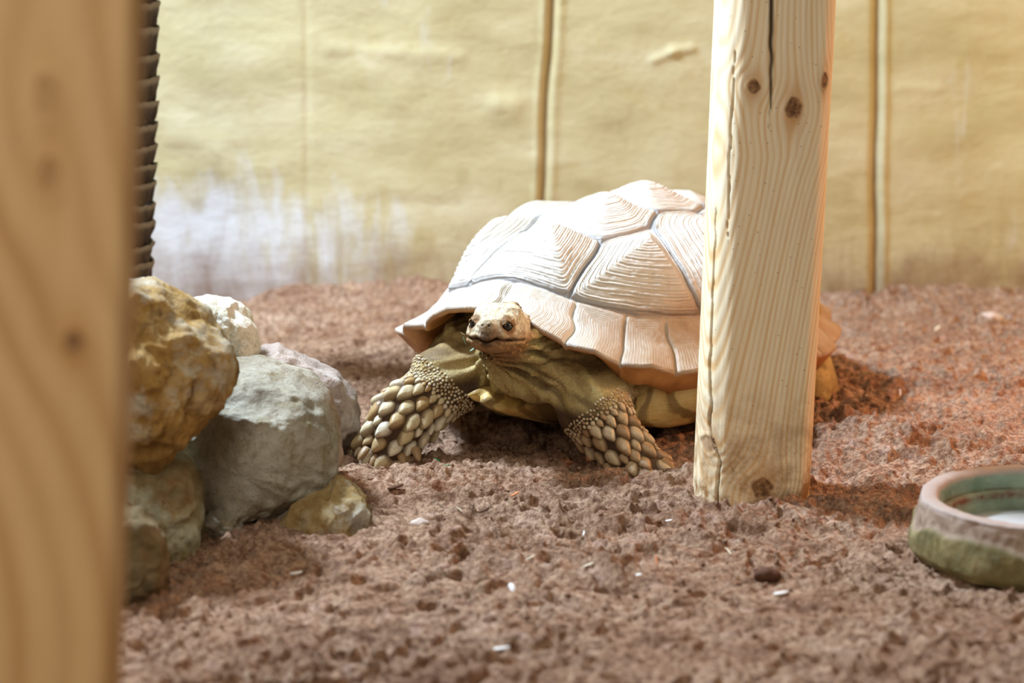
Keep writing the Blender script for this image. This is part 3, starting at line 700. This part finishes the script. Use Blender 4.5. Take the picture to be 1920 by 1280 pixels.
def nets(F, xs, ys, zs):
    s = F < 0; n = F.shape
    idx = [np.zeros((n[0]-1, n[1]-1, n[2]-1), np.int8)]
    cnt = sum(s[a:n[0]-1+a, b:n[1]-1+b, c:n[2]-1+c].astype(np.int8) for a in (0, 1) for b in (0, 1) for c in (0, 1))
    act = (cnt > 0)&(cnt < 8); I, J, Kk = np.nonzero(act); vid = np.full(act.shape, -1, np.int64); vid[I, J, Kk] = np.arange(len(I))
    acc = np.zeros((len(I), 3)); num = np.zeros(len(I))
    cor = lambda a, b, c: (F[I+a, J+b, Kk+c], np.stack([xs[I+a], ys[J+b], zs[Kk+c]], -1))
    cc = [(a, b, c) for a in (0, 1) for b in (0, 1) for c in (0, 1)]
    for p in cc:
        for ax in range(3):
            if p[ax] == 0:
                q = list(p); q[ax] = 1; f0, p0 = cor(*p); f1, p1 = cor(*q); x_ = (f0 < 0) != (f1 < 0)
                t_ = np.where(x_, f0/np.where(x_, f0-f1, 1), 0); acc += np.where(x_[:, None], p0+(p1-p0)*t_[:, None], 0); num += x_
    V = acc/num[:, None]; Q = []
    for ax in range(3):
        sl0 = [slice(1, n[k]-1) for k in range(3)]; sl1 = list(sl0); sl0[ax] = slice(0, n[ax]-1); sl1[ax] = slice(1, n[ax])
        a, b = s[tuple(sl0)], s[tuple(sl1)]; i, j, k = np.nonzero(a != b); o = [i, j, k]
        for d in range(3):
            if d != ax: o[d] = o[d]+1
        flip = a[i, j, k]; u, v = [d for d in range(3) if d != ax]
        def cell(du, dv):
            c = [x_.copy() for x_ in o]; c[u] -= du; c[v] -= dv; return vid[c[0], c[1], c[2]]
        q = np.stack([cell(1, 1), cell(0, 1), cell(0, 0), cell(1, 0)], -1)
        if ax == 1: q = q[:, ::-1]
        q[~flip] = q[~flip][:, ::-1]; Q.append(q)
    return V, np.concatenate(Q)
ext = .052
xs = axis(-.37, .50, hc[0]-ext, .475, .0034, .0011); ys = axis(-.26, .28, hc[1]-.048, hc[1]+.048, .0030, .0011); zs = axis(-.03, .24, hc[2]-.036, hc[2]+.036, .0026, .0011)
F = np.empty((len(xs), len(ys), len(zs)), np.float32)
for i0 in range(0, len(xs), 24):
    Pg = np.stack(np.meshgrid(xs[i0:i0+24], ys, zs, indexing='ij'), -1).astype(np.float32); F[i0:i0+24] = body_field(Pg)
BV, BQ = nets(F, xs, ys, zs); del F
def grad(P, f=body_field, e=.0015):
    g = np.stack([f(P+np.eye(3)[k]*e)-f(P-np.eye(3)[k]*e) for k in range(3)], -1); return g/np.maximum(np.linalg.norm(g, axis=-1, keepdims=True), 1e-9)
BN = grad(BV)
def segd(P, a, b):
    ab = b-a; t_ = np.clip(((P-a)@ab)/(ab@ab), 0, 1); return np.linalg.norm(P-a-t_[:, None]*ab, axis=1), t_
Hd = (BV-hc)@HM.T/(K*HS)
head_w = sstep(-42, -26, Hd[:, 0]+0*Hd[:, 0])*sstep(75, 60, np.linalg.norm(Hd, axis=1))
x_, y_, z_ = BV.T
# wrinkles away from the head
dR, _ = segd(BV, Rel, Rft); dL, _ = segd(BV, Lel, Lft)
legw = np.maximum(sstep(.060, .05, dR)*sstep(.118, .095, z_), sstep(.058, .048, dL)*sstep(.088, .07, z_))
dn = np.linalg.norm(BV-nk1, axis=1); ang = np.arctan2(z_-nk1[2]-.02, y_-nk1[1])
wr = 1-np.abs(fbm(ang*7+dn*6, dn*9, x_*0, 3, 150))*2.6
ay = np.abs(y_-.01); cf = (z_+.42*ay+.15*x_)
fold = noise(cf*75+1.2*noise(x_*16, y_*16, z_*16, 155), (ay-.42*z_)*11, x_*9, 156); fold = 1-2.2*np.abs(fold)
fw = (1-head_w)*sstep(.10, .16, x_)*sstep(.03, .05, z_)*sstep(.035, .07, dn)
lk = np.maximum(sstep(.068, .056, dR)*sstep(.155, .125, z_), sstep(.066, .054, dL)*sstep(.12, .10, z_))
fw = fw*(1-lk)
bd = fw*.0042*fold+(1-head_w)*(1-.85*lk)*(.0022*wr+.0012*(1-2*np.abs(noise(x_*140, y_*140, z_*90, 151))))
hd_ = head_w*(.0007*(1-2.2*np.abs(noise(Hd[:, 0]*.16, Hd[:, 1]*.16, Hd[:, 2]*.16, 152)))+.0003*fbm(Hd[:, 0]*.5, Hd[:, 1]*.5, Hd[:, 2]*.5, 2, 153))
BV2 = BV+BN*(bd+hd_)[:, None]
# skin tints: own colours, plus shade painted into fold and wrinkle creases
c3 = lambda *a: np.array(lin(*a)[:3])
mixc = lambda A_, B_, w_: A_*(1-w_[:, None])+B_*w_[:, None]
col = np.tile(c3(188, 168, 112), (len(BV), 1))
col = mixc(col, c3(160, 134, 88), sstep(-.2, .5, fbm(x_*14, y_*14, z_*14, 3, 160)))
col = mixc(col, c3(206, 190, 132), .7*sstep(.15, .5, fbm(x_*11+4, y_*11, z_*11, 2, 161)))
col = mixc(col, c3(84, 62, 34), fw*.8*sstep(-.1, -.9, fold))
col = mixc(col, c3(92, 70, 40), .75*sstep(.35, -.25, wr)*(1-head_w))
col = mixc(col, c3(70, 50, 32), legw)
hcol = np.tile(c3(224, 210, 180), (len(BV), 1))
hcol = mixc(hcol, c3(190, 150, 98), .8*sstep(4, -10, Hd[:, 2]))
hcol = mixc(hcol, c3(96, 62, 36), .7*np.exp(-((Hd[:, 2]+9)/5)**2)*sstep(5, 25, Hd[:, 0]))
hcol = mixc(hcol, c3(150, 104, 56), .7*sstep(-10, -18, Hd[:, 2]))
pt = np.exp(-((Hd[:, 0]-32)/14)**2-((Hd[:, 1]-9)/8)**2-((Hd[:, 2]-0)/7)**2); hcol = mixc(hcol, c3(112, 70, 42), .95*pt)
for s_, e in zip((1, -1), eyes):
    re_ = np.linalg.norm(BV-e, axis=1); hcol = mixc(hcol, c3(138, 94, 44), .9*sstep(.0155, .0105, re_))
hcol = mixc(hcol, c3(150, 112, 66), .0*np.exp(-((np.abs(Hd[:, 1])-20)/9)**2-((Hd[:, 2]-8)/8)**2)*(Hd[:, 0] > 8))
bk = sstep(24, 34, Hd[:, 0])*sstep(10, 4, np.abs(Hd[:, 1]))*sstep(5, 0, Hd[:, 2])*sstep(-22, -14, Hd[:, 2])
hcol = mixc(hcol, c3(74, 54, 36), .85*bk)
hcol = mixc(hcol, c3(146, 116, 74), .7*np.exp(-((Hd[:, 0]-44)/10)**2-(Hd[:, 1]/10)**2-((Hd[:, 2]-9)/6)**2))
blot = sstep(.1, .4, fbm(Hd[:, 0]*.07, Hd[:, 1]*.07, Hd[:, 2]*.07, 3, 165))
hcol = mixc(hcol, c3(126, 84, 48), .55*blot*sstep(12, 2, Hd[:, 2]))
zmv = -9.5-2.0*np.exp(-(Hd[:, 1]/5)**2)+2.2*np.exp(-((np.abs(Hd[:, 1])-13)/6)**2)-.06*np.clip(20-Hd[:, 0], 0, 60)
hcol = mixc(hcol, c3(40, 26, 18), .9*np.exp(-((Hd[:, 2]-zmv)/1.6)**2)*sstep(-14, -4, Hd[:, 0]))
nv = np.exp(-((Hd[:, 0]-46)/6)**2-((np.abs(Hd[:, 1])-4.2)/1.9)**2-((Hd[:, 2]-9.5)/1.8)**2); hcol = mixc(hcol, c3(30, 20, 14), nv.clip(0, 1))
hcol = mixc(hcol, c3(120, 86, 56), (.55*sstep(.16, .02, np.abs(noise(Hd[:, 0]*.16, Hd[:, 1]*.16, Hd[:, 2]*.16, 152)))))
th_ = np.linalg.norm(BV-hp(-5, 0, -42), axis=1); col = mixc(col, c3(150, 112, 72), .75*sstep(.055, .025, th_))
col = mixc(col, hcol, head_w)
m = M('tortoise_skin', .62, .3)
ct = m.attr('tint', True)
c = m.mix(m.rng(m.voro(330, None, 'F1'), .25, .6, 0, .28), ct, m.mix(.8, ct, lin(60, 40, 20)))
c = m.mix(m.rng(m.noise(90, 4, .65), .5, .7, 0, .35), c, lin(110, 84, 48))
nlegs = m.n('ShaderNodeTexVoronoi', {'Vector': m.obj(), 'Scale': 260}, feature='DISTANCE_TO_EDGE').outputs[0]
b = m.bump(m.rng(nlegs, 0, .12), .0009, .35); b = m.bump(m.noise(90, 4, .6, m.obj((1, 1, .4))), .003, .5, b)
skin_m = m.done(c, b)
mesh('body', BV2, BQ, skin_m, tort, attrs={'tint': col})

# ---- eyes
me_ = M('eye_gloss', .08, .7); em = me_.done(lin(24, 16, 12))
for e in eyes:
    TH_, PH_ = sph(20, 32); r_ = .0070
    Vv = np.stack([np.cos(TH_)*np.cos(PH_), np.cos(TH_)*np.sin(PH_), np.sin(TH_)], -1).reshape(-1, 3)*r_+e
    mesh('eye', Vv, gridq(20, 32, True), em, tort)['label'] = 'glossy dark eye'

# ---- horny scales on the fore legs
def scale_mat(name, a, b_, c_):
    m = M(name, .42, .4)
    cc = m.ramp(m.attr('tone'), [(0, a), (.5, b_), (1, c_)])
    cc = m.mix(m.rng(m.noise(140, 4, .65), .48, .72, 0, .5), cc, lin(122, 88, 52))
    cc = m.mix(m.attr('edge'), cc, lin(92, 66, 40))
    return m.done(cc, m.bump(m.noise(260, 3, .6), .0010, .5))
def legscales(name, a, b, size_fn, keep, mat, seed, n_try=40000, parent=None):
    rs = np.random.RandomState(seed)
    d1, t1 = segd(BV, a, b); sel = np.nonzero(keep(BV, BN, d1, t1))[0]
    cand = rs.choice(sel, min(n_try, len(sel)), replace=False); pts = BV[cand]; nr = BN[cand]; tv = t1[cand]
    sz = size_fn(pts, nr, tv, rs); order = np.argsort(-sz); acc = []; ap = np.zeros((0, 3)); asz = np.zeros(0)
    for i in order:
        if len(acc) and np.any(np.linalg.norm(ap-pts[i], axis=1) < (asz+sz[i])*np.where(sz[i] < .004, .74, .80)): continue
        acc.append(i); ap = np.r_[ap, pts[i:i+1]]; asz = np.r_[asz, sz[i]]
    ax = (b-a)/np.linalg.norm(b-a); VV = []; QQ = []; TR = []; tone = []; edge = []; base = 0
    na, nb = 7, 16; psi = np.linspace(0, 2*math.pi, nb, endpoint=False)
    for i in acc:
        n_ = nr[i]; dwn = ax-n_*(ax@n_); dwn = dwn+.12*rs.normal(size=3); dwn -= n_*(dwn@n_); dwn /= np.linalg.norm(dwn); sd = np.cross(n_, dwn)
        s = sz[i]; el = (1.25+.3*rs.rand()) if sz[i] > .0045 else 1.02; hgt = s*(.55+.2*rs.rand())
        tn = np.clip(.5+.28*rs.normal(), 0, 1)
        for q in range(na):
            r_ = 1-q/(na-1)
            cx_ = np.cos(psi); sx_ = np.sin(psi)
            shp = 1-.24*np.abs(sx_)**1.5*(cx_ > 0)
            lx = s*r_*cx_*np.where(cx_ > 0, el*1.15, el*.85)*shp; ly = s*r_*sx_*.92*(1-.22*np.clip(cx_, 0, 1))
            hz = hgt*(1-r_**2.6)**.65
            lift = .55*hgt*np.clip(lx/s+.5, 0, 2)*(1-r_**3)
            p = pts[i]-n_*s*.18+lx[:, None]*dwn+ly[:, None]*sd+(hz+lift)[:, None]*n_
            VV.append(p); tone.append(np.full(nb, tn)); edge.append(np.full(nb, [.95, .55, .1, 0, 0, 0, 0][q]))
        QQ.append(gridq(na, nb, True, base)); base += na*nb
    return mesh(name, np.concatenate(VV), np.concatenate(QQ), mat, tort, attrs={'tone': np.concatenate(tone), 'edge': np.concatenate(edge)}), len(acc)
sm = scale_mat('foreleg_scale', lin(168, 138, 92), lin(200, 184, 146), lin(214, 206, 184))
smb = scale_mat('foreleg_scale_brown', lin(150, 114, 78), lin(188, 164, 128), lin(206, 190, 162))
up = lambda N_: N_@np.array([0, 0, 1.0])
def keepR(P, N_, d, t_):
    zz = P[:, 2]; return (d < .060)&(zz < .135)&(zz > -.004)&((N_@camdir > -.35)|(up(N_) > .1))&(up(N_) > -.75)&(P@FW*0+t_ > .02)
axR = (Rft-Rel)/np.linalg.norm(Rft-Rel)
def sizeR(P, N_, t_, rs):
    z = P[:, 2]; outw = sstep(-.9, .3, N_@camdir)
    s = .0024+.0085*sstep(.16, .42, t_)*(.50+.50*outw)*(.55+.50*rs.rand(len(P)))
    return s
o, nR = legscales('leg_scales', Rel, Rft, sizeR, keepR, sm, 3); o['label'] = 'rows of blunt cream horny scales'
latL = TW((1, 0, 0))
def keepL(P, N_, d, t_):
    return (d < .058)&(P[:, 2] < .105)&(P[:, 2] > -.004)&(N_@camdir > -.35)&(up(N_) > -.75)&(t_ > .0)
def sizeL(P, N_, t_, rs):
    s = .0022+.0080*sstep(.10, .38, t_)*(.45+.55*sstep(-.8, .3, N_@camdir))*(.55+.5*rs.rand(len(P)))
    return s*np.where(N_@latL > .72, .55, 1)
o, nL = legscales('leg_scales', Lel, Lft, sizeL, keepL, smb, 9); o['label'] = 'pointed tan horny scales'
print('scales', nR, nL)

# ---- claws
def claw(p, d, r, L):
    d = np.asarray(d, float); d /= np.linalg.norm(d); s1 = np.cross(d, (0, 0, 1)); s1 /= np.linalg.norm(s1); s2 = np.cross(s1, d)
    rows = []; a = np.linspace(0, 2*math.pi, 14, endpoint=False)
    for t_ in np.linspace(0, 1, 9):
        rr = r*math.sqrt(max(1-t_**1.7, 0.0005)); rows.append(p+d*L*t_-np.array([0, 0, 1])*.25*L*t_**2+rr*(np.cos(a)[:, None]*s1+.75*np.sin(a)[:, None]*s2))
    V_ = np.concatenate(rows)
    return mesh('claw', V_, gridq(9, 14, True), smc, tort, attrs={'tone': np.full(len(V_), .35), 'edge': np.zeros(len(V_))})
smc = scale_mat('claw_horn', lin(120, 90, 60), lin(160, 130, 92), lin(190, 170, 130))
for px, py, dx in ((688, 852, -.6), (704, 862, -.3), (728, 866, 0), (752, 862, .2), (778, 852, .3)): claw(T(px, py-10, 2.985), TW((dx, -.7, -.35)), .0065, .018)
for px, py, dx in ((1140, 884, .1), (1168, 894, .3), (1198, 893, .5), (1226, 888, .7), (1243, 876, .9)): claw(T(px, py-12, 2.94), TW((dx, -.6, -.4)), .007, .022)

# ------------------------------------------------------------------ litter on the soil
straw_m = M('straw', .6).done(lin(226, 214, 188)); white_m = M('pale_chip', .6).done(lin(232, 228, 224)); orange_m = M('orange_bark', .7).done(lin(196, 122, 76)); green_m = M('green_leaf', .5).done(lin(60, 150, 100)); dark_m = M('dark_bark', .9).done(lin(84, 54, 38)); peb_m = M('pebble_stone', .7).done(lin(190, 170, 158))
def strip(name, p, L, w, ang, mat, label, cat, tiltz=.1, group=None, curl=.15):
    n = 9; t_ = np.linspace(-.5, .5, n); rows = []
    for s_, zz in ((-1, 0), (1, 0), (1, .25), (-1, .25)):
        wd_ = w*.5*(1-(2*t_)**4*.75)
        rows.append(np.stack([t_*L, s_*wd_+curl*L*t_**2*2, zz*w+tiltz*t_*L+.001], -1))
    V_ = np.stack(rows, 1).reshape(-1, 3); q = gridq(n, 4, True)
    q = np.r_[q, [[0, 1, 2, 3]], [[(n-1)*4+3, (n-1)*4+2, (n-1)*4+1, (n-1)*4]]]
    o = mesh(name, V_, q, mat); o.location = p; o.rotation_euler = (0, 0, ang); return tag(o, label, cat, group)
def on_ground(px, py, dz=.001):
    p = G(px, py)
    for _ in range(3): p = G(px, py, float(ground_z(p[0], p[1])))
    p[2] += dz; return p.tolist()
items = [
 (824, 912, .012, .0012, 2.2, straw_m, 'thin pale straw on the soil in front of the tortoise right forefoot', 'straw', .4),
 (861, 958, .010, .0012, 2.3, straw_m, 'short straw fragment lying below and right of the tilted straw', 'straw', .3),
 (966, 931, .012, .0040, .6, orange_m, 'orange bark chip at the edge of the tortoise shadow', 'wood chip', .3),
 (1254, 981, .008, .0040, .2, white_m, 'small cream chip on the soil left of the pine pole foot', 'wood chip', .1),
 (1095, 1004, .008, .0020, 1.4, white_m, 'tiny white sliver on open soil between tortoise and camera', 'wood chip', .4),
 (1366, 1037, .014, .0018, 2.0, straw_m, 'curled white straw on the soil below the pine pole', 'straw', .3),
 (893, 1036, .010, .0025, .1, white_m, 'flat pale flake beside the low soil mound', 'wood chip', .1),
 (995, 1050, .012, .0020, .5, straw_m, 'slanting pale splinter left of the soil mound', 'wood chip', .3),
 (1103, 1064, .014, .0026, .5, straw_m, 'pale splinter on top of the soil mound', 'wood chip', .2),
 (1198, 1083, .007, .0045, .4, white_m, 'bluish white speck at the right of the soil mound', 'wood chip', .1),
 (961, 1108, .011, .0070, 1.9, white_m, 'bright white flake on the soil in the centre foreground', 'wood chip', .5),
 (1231, 1055, .012, .0022, 1.6, orange_m, 'thin rusty twig piece standing beside the soil mound', 'twig', .6),
 (1688, 742, .013, .0022, 1.4, white_m, 'white splinter standing in the soil right of the pole', 'wood chip', .9),
 (1756, 620, .022, .0040, .8, straw_m, 'blurred straw piece on the far soil at the right', 'straw', .3),
 (555, 1080, .014, .0060, .2, white_m, 'pale blue-white flake in front of the buff stone', 'wood chip', .1),
 (1478, 925, .001, .0010, 1.5, white_m, None, None, 0),
 (940, 1222, .016, .0060, .1, white_m, 'blurred pale flake at the bottom centre foreground', 'wood chip', .1),
 (1464, 1118, .016, .0060, .2, white_m, 'pale greenish flake on the soil between pole and bowl', 'wood chip', .1),
 (820, 866, .010, .0035, 2.6, green_m, 'bright green leaf scrap beside the tortoise right forefoot', 'leaf', .3),
 (838, 876, .012, .0016, .1, green_m, 'pale green stem scrap right of the leaf scrap', 'leaf', .1),
 (742, 918, .020, .0075, .3, dark_m, 'dark bark piece on the soil behind the buff stone', 'wood chip', .2),
 (908, 962, .014, .0060, .4, dark_m, 'small dark bark piece in the middle of the open soil', 'wood chip', .3),
]
for px, py, L, w, an, mt, lb, ct_, tz in items:
    if lb: strip({'straw': 'straw', 'wood chip': 'wood_chip', 'twig': 'twig', 'leaf': 'leaf_scrap'}[ct_], on_ground(px, py, .002), L, w, an, mt, lb, ct_, tz)
def pebble(px, py, r, mat, label, seed):
    TH_, PH_ = sph(16, 26); V_ = np.stack([np.cos(TH_)*np.cos(PH_)*1.25, np.cos(TH_)*np.sin(PH_)*.95, np.sin(TH_)*.65], -1).reshape(-1, 3)
    V_ = V_*(1+.25*fbm(V_[:, 0]*1.5+seed, V_[:, 1]*1.5, V_[:, 2]*1.5, 2, seed))[:, None]*r
    o = mesh('pebble', V_, gridq(16, 26, True), mat); o.location = on_ground(px, py, r*.25); tag(o, label, 'pebble')
pebble(788, 985, .0095, peb_m, 'rounded grey-pink pebble on the soil right of the buff stone', 3)
pebble(1438, 1082, .012, dark_m, 'dark earth-coated pebble below the pine pole', 4)
pebble(1858, 602, .016, peb_m, 'pale pebble on the far soil near the wall at the right', 5)
pebble(732, 528, .014, peb_m, 'pinkish pebble at the foot of the wall left of the shell', 6)
# grass crumbs stuck to the mouth
def crumb(px, py, Y, L, w, rot, mat, label):
    o = strip('grass_crumb', W(px, py, Y).tolist(), L, w, 0, mat, label, 'grass crumb', 0); o.rotation_euler = rot
mint = M('mint_grass', .5).done(lin(150, 200, 175))
crumb(869, 638, 2.908, .010, .0018, (.3, 1.3, 0), mint, 'pale green grass blade hanging at the corner of the tortoise mouth')
crumb(886, 657, 2.895, .006, .0022, (.3, -.6, 0), mint, 'small pale grass crumb on the tortoise chin')
crumb(867, 627, 2.908, .006, .0009, (0, .5, 0), straw_m, 'tiny dry stem at the side of the tortoise beak')
# loose soil crumbs: nobody could count them
def crumbs():
    rs = np.random.RandomState(11); n = 5200
    X = rs.uniform(-.85, .95, n); Y = 2.15+(WALLY-.05-2.15)*rs.rand(n)**1.25; cl = noise(X*6, Y*6, 0, 200)
    k = rs.rand(n) < .35+.9*cl; X, Y = X[k], Y[k]; Z = ground_z(X, Y); r = .0011+.0028*rs.rand(len(X))**4+.0004
    base = np.array([(1, 0, 0), (-1, 0, 0), (0, 1, 0), (0, -1, 0), (0, 0, 1), (0, 0, -1), *[(a*.58, b*.58, c*.58) for a in (1, -1) for b in (1, -1) for c in (1, -1)]])
    import itertools
    from mathutils import geometry
    import bmesh
    bm = bmesh.new(); [bm.verts.new(v) for v in base]; bmesh.ops.convex_hull(bm, input=bm.verts[:]); bmesh.ops.triangulate(bm, faces=bm.faces[:])
    bm.verts.index_update(); tri = np.array([[v.index for v in f.verts] for f in bm.faces]); bv = np.array([v.co[:] for v in bm.verts]); bm.free()
    J = 1+.35*rs.uniform(-1, 1, (len(X), len(bv), 1)); sc = rs.uniform(.6, 1.3, (len(X), 1, 3))
    V_ = bv[None]*J*sc*r[:, None, None]+np.stack([X, Y, Z+r*.35], -1)[:, None]
    T_ = tri[None]+(np.arange(len(X))*len(bv))[:, None, None]
    o = mesh('soil_crumbs', V_.reshape(-1, 3), [], soil_mat, tris=T_.reshape(-1, 3)); tag(o, 'loose crumbs of reddish brown soil scattered over the ground', 'soil', None, 'stuff')
crumbs()
